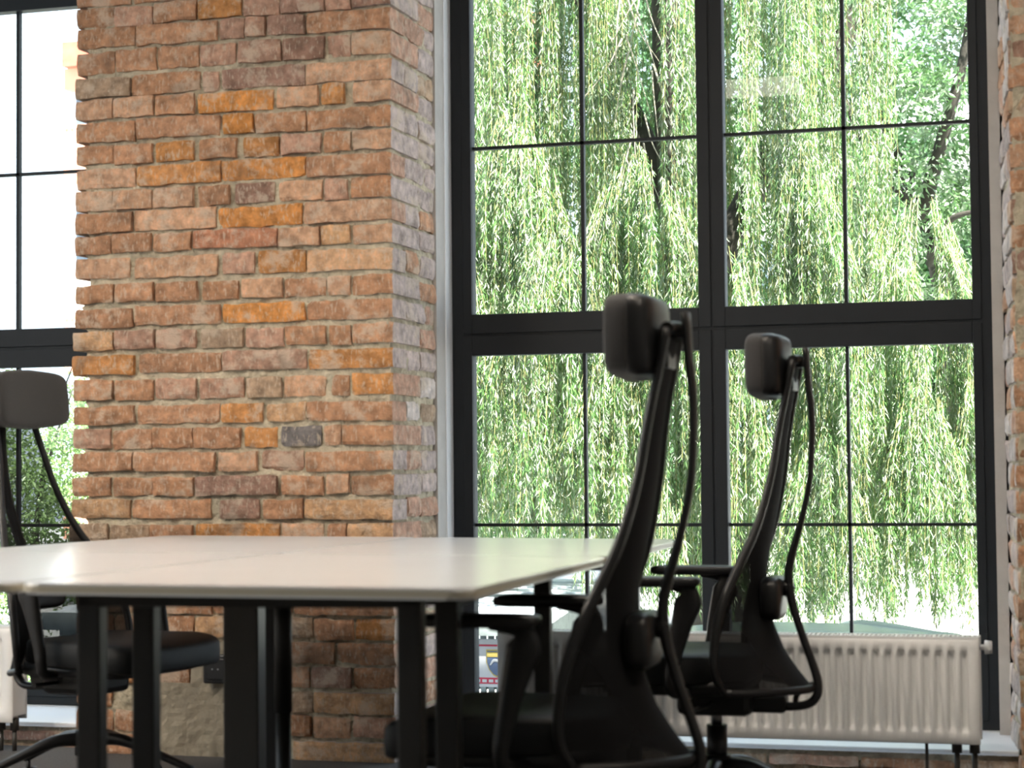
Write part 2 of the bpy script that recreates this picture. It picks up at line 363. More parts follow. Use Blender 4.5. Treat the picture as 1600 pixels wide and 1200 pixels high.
ROWS = [
 (2.4003,2.4649,[-3.274,-3.14,-3.132,-2.996,-2.987,-2.839,-2.827,-2.677,-2.669,-2.542,-2.534,-2.384,-2.38,-2.297,-2.289,-2.16],'npnopdpd'),
 (2.3316,2.3962,[-3.274,-3.061,-3.052,-2.762,-2.754,-2.665,-2.66,-2.593,-2.584,-2.455,-2.446,-2.16],'nnppdn'),
 (2.2468,2.3179,[-3.274,-3.136,-3.127,-2.983,-2.974,-2.831,-2.823,-2.699,-2.686,-2.538,-2.528,-2.389,-2.376,-2.298,-2.29,-2.16],'nnnppdpt'),
 (2.1662,2.2307,[-3.274,-3.075,-3.07,-2.823,-2.814,-2.759,-2.746,-2.455,-2.451,-2.16],'gnpdt'),
 (2.0937,2.1582,[-3.274,-3.141,-3.136,-2.992,-2.983,-2.845,-2.829,-2.564,-2.548,-2.41,-2.394,-2.319,-2.287,-2.16],'ttnOtot'),
 (2.0173,2.0817,[-3.274,-3.06,-3.053,-2.755,-2.742,-2.636,-2.628,-2.452,-2.444,-2.16],'nnOnn'),
 (1.9409,2.0036,[-3.274,-3.141,-3.132,-2.996,-2.983,-2.849,-2.824,-2.696,-2.666,-2.548,-2.536,-2.399,-2.39,-2.3,-2.292,-2.16],'nnonopnt'),
 (1.8646,1.9289,[-3.274,-3.06,-3.049,-2.755,-2.747,-2.457,-2.449,-2.16],'toOn'),
 (1.7884,1.8526,[-3.276,-3.141,-3.137,-2.999,-2.991,-2.85,-2.83,-2.722,-2.699,-2.562,-2.547,-2.399,-2.387,-2.309,-2.299,-2.16],'tttndtpn'),
 (1.7122,1.7779,[-3.278,-3.071,-3.062,-2.769,-2.76,-2.47,-2.458,-2.16],'ntOt'),
 (1.6441,1.7042,[-3.278,-3.15,-3.143,-3.001,-2.994,-2.859,-2.846,-2.554,-2.547,-2.406,-2.4,-2.302,-2.295,-2.16],'nnnrtyt'),
 (1.5601,1.6281,[-3.278,-3.082,-3.062,-2.765,-2.748,-2.634,-2.617,-2.456,-2.45,-2.16],'ttpoT'),
 (1.4800,1.5400,[-3.278,-3.141,-3.131,-2.993,-2.983,-2.838,-2.816,-2.693,-2.675,-2.538,-2.527,-2.385,-2.38,-2.303,-2.294,-2.16],'nnnntntn'),
 (1.4002,1.4617,[-3.281,-3.071,-3.061,-2.757,-2.744,-2.459,-2.451,-2.16],'nnOn'),
 (1.3228,1.3842,[-3.283,-3.141,-3.133,-2.991,-2.98,-2.841,-2.821,-2.677,-2.664,-2.533,-2.526,-2.387,-2.377,-2.304,-2.295,-2.16],'yppgpnnn'),
 (1.2447,1.3069,[-3.285,-3.063,-3.045,-2.753,-2.745,-2.453,-2.444,-2.16],'onpo'),
 (1.1587,1.2248,[-3.283,-3.142,-3.133,-2.995,-2.987,-2.843,-2.826,-2.673,-2.661,-2.539,-2.531,-2.39,-2.368,-2.309,-2.298,-2.16],'nnppgtno'),
 (1.0776,1.1372,[-3.283,-3.063,-3.05,-2.762,-2.75,-2.606,-2.59,-2.458,-2.454,-2.16],'nnoyn'),
 (0.9981,1.0617,[-3.287,-3.151,-3.144,-3.002,-2.996,-2.855,-2.848,-2.687,-2.67,-2.557,-2.544,-2.404,-2.395,-2.338,-2.33,-2.16],'pnnnoKtn'),
 (0.9203,0.9822,[-3.287,-3.072,-3.063,-2.778,-2.759,-2.628,-2.611,-2.466,-2.459,-2.16],'nntpn'),
 (0.8434,0.9045,[-3.29,-3.149,-3.138,-3.001,-2.994,-2.852,-2.844,-2.557,-2.537,-2.398,-2.388,-2.311,-2.301,-2.16],'nnndntn'),
 (0.7665,0.8275,[-3.292,-3.079,-3.071,-2.789,-2.759,-2.62,-2.604,-2.471,-2.461,-2.16],'yndny'),
 (0.6929,0.7483,[-3.301,-3.164,-3.155,-3.012,-3.005,-2.853,-2.842,-2.554,-2.542,-2.399,-2.385,-2.32,-2.315,-2.16],'ggnotny'),
]
# ---------------------------------------------------------------- room shell
def room():
    struct(mkbox('floor', (-6, -5, -.1), (4, 6.1, 0), M_FLOOR))
    struct(mkbox('ceiling', (-6, -5, 3.8), (4, 6.7, 3.95), M_CEIL))
    wlb = bmesh.new(); X0, X1 = -6.0, -5.8     # side wall; its three tall windows are added, unseen, to bring daylight in
    box(wlb, (X0, -5, 0), (X1, 6.7, 1.0)); box(wlb, (X0, -5, 3.2), (X1, 6.7, 3.8))
    ys = [(-1.6, .5), (.9, 3.0), (3.4, 5.5)]; e = -5
    for a, b_ in ys: box(wlb, (X0, e, 1.0), (X1, a, 3.2)); e = b_
    box(wlb, (X0, e, 1.0), (X1, 6.7, 3.2)); struct(obj('wall_left', wlb, M_WALL))
    for k, (a, b_) in enumerate(ys):  # frames and glass of the added daylight windows
        f = bmesh.new()
        for p, q in (((a, 1.0), (a+.06, 3.2)), ((b_-.06, 1.0), (b_, 3.2)), ((a, 1.0), (b_, 1.06)), ((a, 3.14), (b_, 3.2)), (((a+b_)/2-.04, 1.0), ((a+b_)/2+.04, 3.2)), ((a, 1.5), (b_, 1.6))):
            box(f, (-5.92, p[0], p[1]), (-5.86, q[0], q[1]))
        w3 = struct(obj('window_%d' % (k+3), f, M_FRAME)); g = bmesh.new(); g.faces.new([g.verts.new(p) for p in ((-5.89, a, 1.0), (-5.89, b_, 1.0), (-5.89, b_, 3.2), (-5.89, a, 3.2))]); obj('glass_pane', g, M_GLASS, w3)
    struct(mkbox('wall_right', (4, -5, 0), (4.15, 7.05, 3.8), M_WALL))
    struct(mkbox('wall_back', (-6, -5.15, 0), (4, -5, 3.8), M_WALL))
    # window wall: pillar of old brick between the two windows, brick jamb at the right, low brick apron, lintel
    rnd = random.Random(4)
    w = Brickwork((0, 6, 0), (1, 0, 0), (0, -1, 0)); rv = Brickwork((-2.16, 6, 0), (0, 1, 0), (1, 0, 0))
    XL, XR = -3.275, -2.16
    rows = list(ROWS)
    z = ROWS[-1][0]; k = 0
    def gen(z0, k):
        u = XL; xs = []; cs = ''
        while u < XR-.02:
            wd_ = .142 if k % 2 == 0 else .283
            if k % 2 and u == XL: wd_ = .21
            if rnd.random() < .18: wd_ = .142
            e = min(u+wd_+rnd.uniform(-.008, .008), XR)
            if XR-e < .07: e = XR
            xs += [u, e if e == XR else e-.010]; cs += rnd.choice('nnnnntpdgoy'); u = e
        return (z0, z0+.0655, xs, cs)
    low = [gen(z-.0775*(i+1), i+1) for i in range(9)]
    high = [gen(ROWS[0][1]+.011+.0775*i, i+1) for i in range(17)]
    patch = lambda u, zz: (-3.0+.03*math.sin(zz*30) < u < -2.62 and zz < .235) or (-2.86 < u < -2.68 and zz < .37)
    for (z0, z1, xs, cs) in rows+low+high:
        for i, c in enumerate(cs):
            a, b = xs[2*i], xs[2*i+1]
            if patch((a+b)/2, (z0+z1)/2): continue
            last = i == len(cs)-1; long_ = (b-a) > .2
            dp = (.135 if long_ else .27) if last else .11
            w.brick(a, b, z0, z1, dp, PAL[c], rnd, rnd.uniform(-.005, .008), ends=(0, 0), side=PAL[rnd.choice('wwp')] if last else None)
            if last:
                u = dp+.012
                while u < .45:
                    e = min(u+(.14 if rnd.random() < .6 else .2), .455)
                    if .455-e < .06: e = .455
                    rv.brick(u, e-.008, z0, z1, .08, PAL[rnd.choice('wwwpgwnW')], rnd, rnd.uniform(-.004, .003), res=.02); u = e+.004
    w.mortar(XL+.032, XR-.014, 0, 3.8, jl=.03)
    w.mortar(-3.0, -2.60, 0, .235, n0=.000, amp=.007, mi=2); w.mortar(-2.86, -2.68, .2, .37, n0=-.002, amp=.006, mi=2)
    rv.mortar(.014, .46, 0, 3.8, n0=-.010, amp=.007, res=.016)
    pil = struct(w.build('wall_front', [M_BRICK, M_MORTAR, M_PATCH]))
    struct(rv.build('wall_reveal', [M_BRICK, M_MORTAR, M_PATCH]))
    core = bmesh.new(); box(core, (-3.24, 6.05, 0), (-2.20, 6.66, 3.8)); box(core, (-3.385, 6.66, -1.25), (-2.155, 6.658, 3.8)); box(core, (-3.39, 6.45, 0), (-3.24, 6.66, 3.8))
    box(core, (-6, 6.66, -1.25), (-5.202, 6.658, 3.8)); box(core, (-6, 6.06, 0), (-5.202, 6.66, 3.8)); box(core, (-.338, 6.66, -1.25), (4, 6.658, 3.8)); box(core, (.9, 6.0, 0), (4, 6.66, 3.8))
    box(core, (-.20, 6.06, 0), (.9, 6.5, 3.8)); box(core, (-.30, 6.5, 0), (.9, 6.66, 3.8))
    box(core, (-5.202, 6.21, -1.25), (-3.385, 6.70, .055)); box(core, (-2.155, 6.21, -1.25), (-.338, 6.70, .055))
    box(core, (-5.202, 6.12, 3.35), (-3.385, 6.70, 3.8)); box(core, (-2.155, 6.12, 3.35), (-.338, 6.70, 3.8))
    box(core, (-9, 6.2, 3.96), (7, 6.655, 6.9))     # the storey above, unseen, its height set to shade the notice board
    struct(obj('wall_outer', core, M_PLASTER))
    j = Brickwork((0, 6, 0), (1, 0, 0), (0, -1, 0)); j.rows(-.25, .9, 0, 3.8, .0775, rnd, .06, ends=(0, 0)); j.mortar(-.235, .9, 0, 3.8, res=.02)
    L = math.hypot(.05, .5); j2 = Brickwork((-.25, 6.0, 0), (-.05/L, .5/L, 0), (-.5/L, -.05/L, 0))
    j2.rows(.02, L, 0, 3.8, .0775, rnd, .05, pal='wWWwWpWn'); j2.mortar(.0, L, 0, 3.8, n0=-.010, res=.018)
    for b_, nm in ((j, 'wall_right_jamb'), (j2, 'wall_right_reveal')): struct(b_.build(nm, [M_BRICK, M_MORTAR, M_PATCH]))
    for u0, u1 in ((-5.2, -3.285), (-2.15, -.26)):
        a = Brickwork((0, 6.15, 0), (1, 0, 0), (0, -1, 0)); a.rows(u0, u1, -.03, .048, .04, rnd, .05, pal='dgKgdpnd', gap=.008); a.mortar(u0, u1, -.03, .059, amp=.009)
        struct(a.build('wall_apron', [M_BRICK, M_MORTAR, M_PATCH]))
    # jamb plaster, sills
    t = bmesh.new(); box(t, (-2.20, 6.44, .055), (-2.158, 6.53, 3.35)); box(t, (-.335, 6.50, .055), (-.29, 6.60, 3.35)); struct(obj('trim_1', t, M_PLASTER))
    t = bmesh.new(); box(t, (-2.20, 6.53, .075), (-2.154, 6.60, 3.35), bev=.003); prism(t, [(-.340, 6.60), (-.322, 6.575), (-.29, 6.575), (-.29, 6.60)], .075, 3.35); struct(obj('trim_2', t, M_TRIM))
    for i, (u0, u1) in enumerate(((-5.2, -3.25), (-2.16, -.262))):
        t = bmesh.new(); box(t, (u0, 6.14, .060), (u1, 6.66, .075), bev=.004); struct(obj('trim_%d' % (3+i), t, M_TRIM))
    # windows
    for i, dx in enumerate((0, -3.047)):
        f = bmesh.new(); X = lambda x: x+dx
        y0, y1 = 6.60, 6.648; zt = 3.35
        box(f, (X(-2.155), y0, .075), (X(-2.082), y1, zt), bev=.003); box(f, (X(-.401), y0, .075), (X(-.338), y1, zt), bev=.003)
        box(f, (X(-2.084), y0, .075), (X(-.40), y1, .142), bev=.003)
        box(f, (X(-1.291), y0, .14), (X(-1.201), y1, zt), bev=.003)
        for za, zb in ((1.308, 1.450), (2.634, 2.78), (3.28, 3.35)): box(f, (X(-2.084), y0+.001, za), (X(-.40), y1, zb), bev=.003)
        root = struct(obj('window_%d' % (i+1), f, M_FRAME))
        s = bmesh.new()   # sash profiles standing slightly proud, with shadow gaps between
        for xa, xb in ((-2.115, -1.249), (-1.243, -.372)):
            for za, zb in ((.105, 1.374), (1.384, 2.70)):
                gx0 = -2.082 if xa < -2 else -1.201; gx1 = -1.291 if xa < -2 else -.401
                gz0 = .142 if za < .5 else 1.450; gz1 = 1.308 if za < .5 else 2.634
                yy = y0-.006
                box(s, (X(xa), yy, za), (X(gx0), y0+.01, zb), bev=.002); box(s, (X(gx1), yy, za), (X(xb), y0+.01, zb), bev=.002)
                box(s, (X(gx0), yy, za), (X(gx1), y0+.01, gz0), bev=.002); box(s, (X(gx0), yy, gz1), (X(gx1), y0+.01, zb), bev=.002)
        obj('sash', s, M_FRAME, root)
        for v in (-1.691, -.805):
            obj('glazing_bar', box(bmesh.new(), (X(v)-.0055, 6.618, .142), (X(v)+.0055, 6.638, 1.308)), M_FRAME, root)
            obj('glazing_bar', box(bmesh.new(), (X(v)-.0065, 6.618, 1.450), (X(v)+.0065, 6.638, 2.634)), M_FRAME, root)
        for xa, xb in ((-2.082, -1.291), (-1.201, -.401)):
            for zz in (.727, 2.027): obj('glazing_bar', box(bmesh.new(), (X(xa), 6.618, zz-.0055), (X(xb), 6.638, zz+.0055)), M_FRAME, root)
            for za, zb in ((.142, 1.308), (1.450, 2.634), (2.78, 3.28)):
                g = bmesh.new(); vs = [g.verts.new(p) for p in ((X(xa), 6.628, za), (X(xb), 6.628, za), (X(xb), 6.628, zb), (X(xa), 6.628, zb))]; g.faces.new(vs)
                obj('glass_pane', g, M_GLASS, root)
room()

def socket_box():
    r = thing('socket_box', 'small black power socket box on the brick pillar under the desk', 'socket', (-2.745, 5.985, .285))
    obj('housing', box(bmesh.new(), (-.055, -.022, -.047), (.055, .0, .047), bev=.006), M_PLASTIC, r)
    b = bmesh.new(); box(b, (-.042, -.026, -.034), (.042, -.0215, .034), bev=.003); obj('cover_plate', b, M_PLASTIC, r)
    b = bmesh.new()
    for dx in (-.02, .0): tube(b, [(dx, -.0275, .0), (dx, -.0255, .0)], .003, 8)
    obj('socket_holes', b, M_CHROME, r)
socket_box()

# ---------------------------------------------------------------- radiators
def radiator(x0, x1, z0, z1, y, label, knob):
    r = thing('radiator', label, 'radiator', ((x0+x1)/2, y, z0)); cx = (x0+x1)/2
    me = bmesh.new(); pitch = .0357; n = int((x1-x0-.04)/pitch); off = ((x1-x0)-n*pitch)/2; H = z1-z0
    us = [0, .004]; u = off
    for k in range(n):
        for f in (.0, .14, .21, .28, .35, .65, .72, .79, .86): us.append(off+(k+f)*pitch)
    us += [x1-x0-.004, x1-x0]
    zs = [0, .004, .030, .036, .044, .052, H*.5, H-.052, H-.044, H-.036, H-.030, H-.004, H]
    def dep(u, z):
        if not (off <= u <= off+n*pitch) : return 0
        a = ((u-off)/pitch) % 1.0
        s = min(1, max(0, (a-.14)/.21)) if a < .5 else min(1, max(0, (.86-a)/.21)); s = s*s*(3-2*s)
        t = min(1, max(0, (z-.030)/.020)) if z < H/2 else min(1, max(0, (H-.030-z)/.014)); t = t*t*(3-2*t)
        return .017*s*t
    V = [[me.verts.new((x0-cx+u, dep(u, z)+(.004 if (u in (0, us[-1]) or z in (0, H)) else 0), z)) for u in us] for z in zs]
    for j in range(len(zs)-1):
        for i in range(len(us)-1): me.faces.new((V[j][i], V[j][i+1], V[j+1][i+1], V[j+1][i])).smooth = True
    obj('front_panel', me, M_RAD, r)
    obj('back_panel', box(bmesh.new(), (x0-cx, .088, .005), (x1-cx, .096, H-.004)), M_RAD, r)
    b = bmesh.new()
    for s in (x0-cx, x1-cx-.006): box(b, (s, .004, .02), (s+.006, .092, H+.004), bev=.001)
    box(b, (x0-cx, .002, H-.004), (x1-cx, .010, H+.006)); box(b, (x0-cx, .086, H-.004), (x1-cx, .094, H+.006))
    nn = int((x1-x0)/.0135)
    for k in range(nn+1):
        xx = x0-cx+.004+k*(x1-x0-.014)/nn; box(b, (xx, .006, H), (xx+.006, .09, H+.006))
    obj('top_grille', b, M_RAD, r)
    b = bmesh.new(); box(b, (x0-cx+.02, .03, .01), (x1-cx-.02, .07, H-.03)); obj('convector', b, M_RAD, r)
    for s in knob:
        b = bmesh.new(); xe = (x1-cx) if s > 0 else (x0-cx)
        tube(b, [(xe, .045, H-.025), (xe+s*.012, .045, H-.025), (xe+s*.014, .045, H-.025), (xe+s*.034, .045, H-.025)], [.008, .008, .020, .018], 16, smooth=False)
        obj('valve_knob', b, M_TRIM, r)
    b = bmesh.new()
    for dx in (-.07, -.02) if knob[0] > 0 else (.05, .1):
        xe = x1-cx+dx
        tube(b, [(xe, .05, .01), (xe, .05, -.03)], .015, 12); tube(b, [(xe, .05, -.03), (xe, .05, -z0)], .008, 10)
    obj('supply_pipe', b, M_GREYM, r)
    b = bmesh.new(); xe = x1-cx-.155; box(b, (xe-.004, .03, -z0), (xe+.004, .05, .01)); obj('stand_foot', b, M_GREYM, r)
radiator(-1.80, -.36, .118, .418, 5.93, 'long white panel radiator in front of the large window behind the chairs', (1,))
radiator(-4.75, -3.47, .098, .408, 5.93, 'white panel radiator at the left edge beneath the left window', (1,))

# ---------------------------------------------------------------- ceiling lamps
def lamp(x, y, z, w, d, m, label):
    r = thing('pendant_lamp', label, 'lamp', (x, y, z))
    obj('housing', box(bmesh.new(), (-w/2, -d/2, .012), (w/2, d/2, .05), bev=.004), M_LAMPBODY, r)
    obj('diffuser', box(bmesh.new(), (-w/2+.012, -d/2+.012, 0), (w/2-.012, d/2-.012, .013)), m, r)
    for s in (-1, 1): obj('cable', tube(bmesh.new(), [(s*w*.4, 0, .05), (s*w*.4, 0, 3.8-z)], .0015, 6), M_BLACKM, r)
lamp(-4.15, 3.45, 2.75, 1.0, .40, M_LAMP, 'flat pendant lamp panel hanging over the left chair')
lamp(-3.85, 2.7, 2.75, 1.0, .40, M_LAMP, 'flat pendant lamp panel hanging left of the nearest desk')
lamp(.60, 3.4, 2.75, .35, .40, M_LAMP, 'added fill lamp panel hanging right of the chairs')  # added out of view to light the radiator from the right
lamp(-4.6, 1.3, 2.75, 1.2, .45, M_LAMP, 'added fill lamp panel hanging behind the desks near the side wall')  # unseen extra lamp, lifts the light on surfaces facing the room
lamp(-.9, 3.9, 3.3, .8, .40, M_LAMP, 'added fill lamp panel hanging highest, above the front chair')  # added above the view, brightens radiator and desktops
lamp(-1.62, 3.6, 2.75, .5, .45, M_LAMP2, 'small dim pendant lamp panel hanging over the desks')

# ---------------------------------------------------------------- desks
DX, DY, DH, DA, DB, DPHI, DW, DL = -1.886, 4.402, .725, -.009, -.008, .082, .8, 1.385
DC, DS = math.cos(DPHI), math.sin(DPHI)
def top_z(U, V):    # the bench stands a hair out of level
    X = DX+U*DC-V*DS; Y = DY+U*DS+V*DC
    return DH+DA*(X-DX)+DB*(Y-DY)
def desk(u0, u1, v0, v1, label, legs, beams, round_=()):
    ox, oy = (u0+u1)/2, (v0+v1)/2
    r = thing('desk', label, 'desk', (DX+ox*DC-oy*DS, DY+ox*DS+oy*DC, 0), DPHI, 'white office desks')
    z = lambda U, V: top_z(U+ox, V+oy)
    g = .006; R = .042; pts = []
    a, b, c, d = u0-ox+g, u1-ox-g, v0-oy+g, v1-oy-g
    for cx, cy, t0 in ((b-R, d-R, 0), (a+R, d-R, 90), (a+R, c+R, 180), (b-R, c+R, 270)):
        for k in range(7): t = rad(t0+15*k); pts.append((cx+R*math.cos(t), cy+R*math.sin(t)))
    bm = bmesh.new(); T = .019
    prism(bm, pts, lambda x, y: z(x, y)-T, lambda x, y: z(x, y), 0, 1)
    bmesh.ops.bevel(bm, geom=[e for e in bm.edges if len(e.link_faces) == 2 and (len(e.link_faces[0].verts) > 4) != (len(e.link_faces[1].verts) > 4)], offset=.004, segments=3, affect='EDGES')
    obj('desktop', bm, [M_TOP, M_EDGE], r)
    for (U, V, wu, wv) in legs:
        h = z(U-ox, V-oy)-T-.001
        obj('leg', box(bmesh.new(), (U-ox-wu/2, V-oy-wv/2, 0), (U-ox+wu/2, V-oy+wv/2, h), bev=.004), M_BLACKM if wu < .07 else M_GREYM, r)
    for (U, V) in round_:
        h = z(U-ox, V-oy)-T-.001; b = bmesh.new(); tube(b, [(U-ox, V-oy, .38), (U-ox, V-oy, h)], .0205, 20, smooth=False); tube(b, [(U-ox, V-oy, 0), (U-ox, V-oy, .38)], .0175, 20, smooth=False)
        obj('leg', b, M_BLACKM, r)
    for (ua, va, ub, vb, hh) in beams:
        zz = z((ua+ub)/2-ox, (va+vb)/2-oy)-T-.002
        obj('frame_beam', box(bmesh.new(), (ua-ox, va-oy, zz-hh), (ub-ox, vb-oy, zz), bev=.003), M_BLACKM, r)
    return r
desk(0, .8, -1.385, 0, 'nearest white desk with rounded front corner beside the front swivel chair',
     [(.10, -1.275, .042, .04), (.668, -1.275, .042, .04), (.10, -1.03, .042, .04), (.672, -1.03, .042, .04), (.685, -.2, .036, .04)],
     [(.08, -1.05, .69, -1.01, .030), (.08, -.22, .70, -.18, .030), (.08, -1.01, .12, -.22, .028), (.65, -1.01, .69, -.22, .028), (.08, -1.295, .69, -1.255, .02)], [(.090, -.2)])
desk(-.8, 0, -1.385, 0, 'near white desk cut off by the left edge of the photo',
     [(-.055, -.045, .085, .06), (-.70, -1.25, .042, .04), (-.34, -1.28, .042, .04), (-.70, -.1, .042, .04)],
     [(-.72, -.07, -.1, -.02, .03), (-.72, -1.30, -.32, -1.26, .02)])
desk(0, .8, 0, 1.385, 'far white desk in front of the radiator and the rear swivel chair',
     [(.755, .38, .042, .04), (.67, 1.25, .042, .04), (.12, 1.27, .042, .04), (.10, .95, .042, .04)],
     [(.08, .36, .77, .40, .03), (.10, 1.23, .69, 1.28, .03)])
desk(-.8, 0, 0, 1.385, 'far left white desk between the left chair and the brick pillar',
     [(-.08, .22, .042, .04), (-.41, .22, .042, .04), (-.38, 1.22, .042, .04)],
     [(-.43, .2, -.06, .24, .03), (-.74, 1.2, -.06, 1.24, .03)])

# ---------------------------------------------------------------- swivel chairs
def swivel_chair(label):
    r = thing('office_chair', label, 'chair', (0, 0, 0), 0, 'black swivel chairs at the desks')
    # seat
    def sf(p):
        x, y, z = p; t = (x+.217)/.434
        if z > 0: z -= .012*(1-(y/.24)**2)*(1-abs(t-.5))
        z -= max(0, (t-.72))**2*.22
        return Vector((x, y*(1-.30*max(0, 1-t)**2), z))
    b = rounded_blob(bmesh.new(), .108, 0, .420, .217, .245, .044, .32, 40, 16, sf); seat = obj('seat', b, M_SEAT, r)
    b = rounded_blob(bmesh.new(), .085, 0, .376, .185, .20, .022, .3, 32, 8); lab(obj('seat_shell', b, M_PLASTIC, seat), 'dark plastic tray under the seat')
    b = bmesh.new(); box(b, (-.10, -.085, .295), (.09, .085, .375), bev=.018); box(b, (-.18, -.035, .30), (-.08, .035, .345), bev=.01)
    tube(b, [(.0, .085, .33), (.0, .17, .33), (.02, .20, .325)], .006, 8); tube(b, [(-.04, -.085, .33), (-.04, -.18, .33)], .006, 8)
    obj('tilt_mechanism', b, M_PLASTIC, r)
    # back: net stretched between two curved side rails
    tab = [(1.185, -.224, -.216, .078), (1.10, -.207, -.199, .082), (1.06, -.199, -.190, .086), (.98, -.186, -.176, .098), (.90, -.176, -.164, .115), (.82, -.162, -.146, .138), (.76, -.150, -.128, .160),
           (.70, -.137, -.103, .186), (.64, -.130, -.078, .210), (.58, -.132, -.056, .230), (.52, -.148, -.042, .243), (.46, -.172, -.036, .248), (.41, -.205, -.040, .244), (.368, -.240, -.058, .222)]
    def lerp(z):
        z = min(max(z, tab[-1][0]+1e-6), tab[0][0]-1e-6)
        for i in range(len(tab)-1):
            if tab[i][0] >= z >= tab[i+1][0]:
                t = (tab[i][0]-z)/(tab[i][0]-tab[i+1][0]); t = t
                return [tab[i][k]+(tab[i+1][k]-tab[i][k])*t for k in (1, 2, 3)]
    b = bmesh.new(); nz, nv = 44, 16; G = []
    for i in range(nz+1):
        z = 1.185-(1.185-.368)*i/nz; xc, xs, w = lerp(z); row = []
        for j in range(nv+1):
            v = -1+2*j/nv; row.append(b.verts.new((xc+(xs-xc)*abs(v)**1.8, w*v, z-(1-v*v)*0.0)))
        G.append(row)
    for i in range(nz):
        for j in range(nv): b.faces.new((G[i][j], G[i][j+1], G[i+1][j+1], G[i+1][j])).smooth = True
    lab(obj('back_net', b, M_NET, r), 'see-through black net of the backrest')
    side = []
    b = bmesh.new()
    for s in (-1, 1):
        pts = [(t[2], s*t[3], t[0]) for t in tab]; tube(b, pts, [.013, .011, .011, .013, .012, .010], 10, side=(0, 1, 0), rb=[.009, .009, .010, .012, .011, .008], k=4)
    tube(b, [(tab[0][2], -tab[0][3], tab[0][0]), (tab[0][1], 0, tab[0][0]+.004), (tab[0][2], tab[0][3], tab[0][0])], .012, 10)
    z, xc, xs, w = tab[-1]
    tube(b, [(xs, -w, z), (xc+(xs-xc)*.5, -w*.68, z-.004), (xc+(xs-xc)*.1, -w*.28, z-.006), (xc-.004, 0, z-.006), (xc+(xs-xc)*.1, w*.28, z-.006), (xc+(xs-xc)*.5, w*.68, z-.004), (xs, w, z)], .010, 10)
    for j in range(1): box(b, (tab[1][1]-.006, -.048, 1.11), (tab[1][1]+.008, .048, 1.168), bev=.004)
    obj('back_frame', b, M_PLASTIC, r)
    # rear spine with loop at its foot
    b = bmesh.new()
    sp = [(-.240, 0, 1.218), (-.245, 0, 1.13), (-.252, 0, 1.06), (-.252, 0, .98), (-.244, 0, .88), (-.222, 0, .78), (-.198, 0, .70), (-.188, 0, .645), (-.195, 0, .58), (-.218, 0, .50), (-.246, 0, .42), (-.258, 0, .37), (-.250, 0, .335), (-.22, 0, .318), (-.16, 0, .315), (-.10, 0, .325)]
    tube(b, sp, [.030, .028, .022, .019, .020, .018, .016, .015, .016, .018, .02], 12, side=(0, 1, 0), rb=[.008, .009, .008, .008, .011, .012, .010, .011, .011, .011, .012], k=5)
    tube(b, [(-.20, 0, .325), (-.205, 0, .345), (-.225, 0, .362), (-.245, 0, .372), (-.256, 0, .37)], .007, 8)
    obj('rear_spine', b, M_PLASTIC, r)
    b = rounded_blob(bmesh.new(), -.150, 0, .588, .027, .095, .055, .45, 28, 12); tube(b, [(-.17, 0, .60), (-.192, 0, .625)], .018, 10)
    lab(obj('lumbar_pad', b, M_PLASTIC, r), 'thick black pad between the net and the rear spine')
    # headrest
    def hf(p): x, y, z = p; return Vector((x+.5*y*y, y, z*(1-.10*abs(y)/.15)+(-.006 if z < 0 else 0)*0))
    b = rounded_blob(bmesh.new(), -.140, 0, 1.172, .029, .152, .086, .34, 36, 14, hf); hd = obj('headrest', b, M_FABRIC, r)
    def hs(p): x, y, z = p; t = max(0, -x/.03); return Vector((x+.5*y*y, y*(1-.10*t), z*(1-.10*t)))
    b = rounded_blob(bmesh.new(), -.172, 0, 1.172, .026, .145, .080, .30, 36, 14, hs); lab(obj('headrest_shell', b, M_PLASTIC, hd), 'smooth dark shell on the back of the headrest')
    b = bmesh.new(); box(b, (-.243, -.026, 1.168), (-.180, .026, 1.190), bev=.005); obj('headrest_bracket', b, M_PLASTIC, hd)
    # arms
    for s in (-1, 1):
        b = bmesh.new(); y = s*.275
        def af(p, s=s): x, yy, z = p; return Vector((x, yy*(1+.12*x/.11), z+.0*x))
        rounded_blob(b, .105, y, .642, .116, .040, .013, .38, 32, 10, af); arm = obj('armrest', b, M_PLASTIC, r)
        b = bmesh.new()
        tube(b, [(.085, y, .631), (.030, y, .628), (.018, y, .600), (.030, y, .560), (.046, y, .50), (.060, y, .44), (.066, y, .40), (.060, y-s*.02, .372), (.03, y-s*.12, .36)],
             [.012, .014, .016, .016, .015, .014, .014, .014], 12, side=(0, 1, 0), rb=[.007, .020, .034, .026, .019, .016, .015, .014], k=5)
        obj('armrest_post', b, M_PLASTIC, arm)
    b = bmesh.new(); tube(b, [(0, 0, .265), (0, 0, .31)], .014, 16, smooth=False); lab(obj('gas_lift', b, M_CHROME, r), 'metal rod of the gas lift')
    b = bmesh.new(); tube(b, [(0, 0, .15), (0, 0, .265)], .026, 20, smooth=False); tube(b, [(0, 0, .12), (0, 0, .19)], .036, 20, smooth=False); obj('column', b, M_PLASTIC, r)
    for k in range(5):
        a = rad(72*k+20); c, s = math.cos(a), math.sin(a); b = bmesh.new()
        tube(b, [(.02*c, .02*s, .165), (.10*c, .10*s, .162), (.20*c, .20*s, .125), (.31*c, .31*s, .080)], [.024, .020, .016, .013], 10, side=(-s, c, 0), rb=[.022, .017, .012, .010])
        lg = obj('base_leg', b, M_PLASTIC, r)
        b = bmesh.new(); x, y = .30*c, .30*s
        for q in (-1, 1): tube(b, [(x-s*q*.010, y+c*q*.010, .028), (x-s*q*.026, y+c*q*.026, .028)], .028, 16, smooth=False)
        tube(b, [(x, y, .03), (x, y, .082)], .007, 8); obj('caster', b, M_PLASTIC, lg)
    return r
ch = swivel_chair('front black swivel chair with mesh back, largest and nearest, its back to the right')
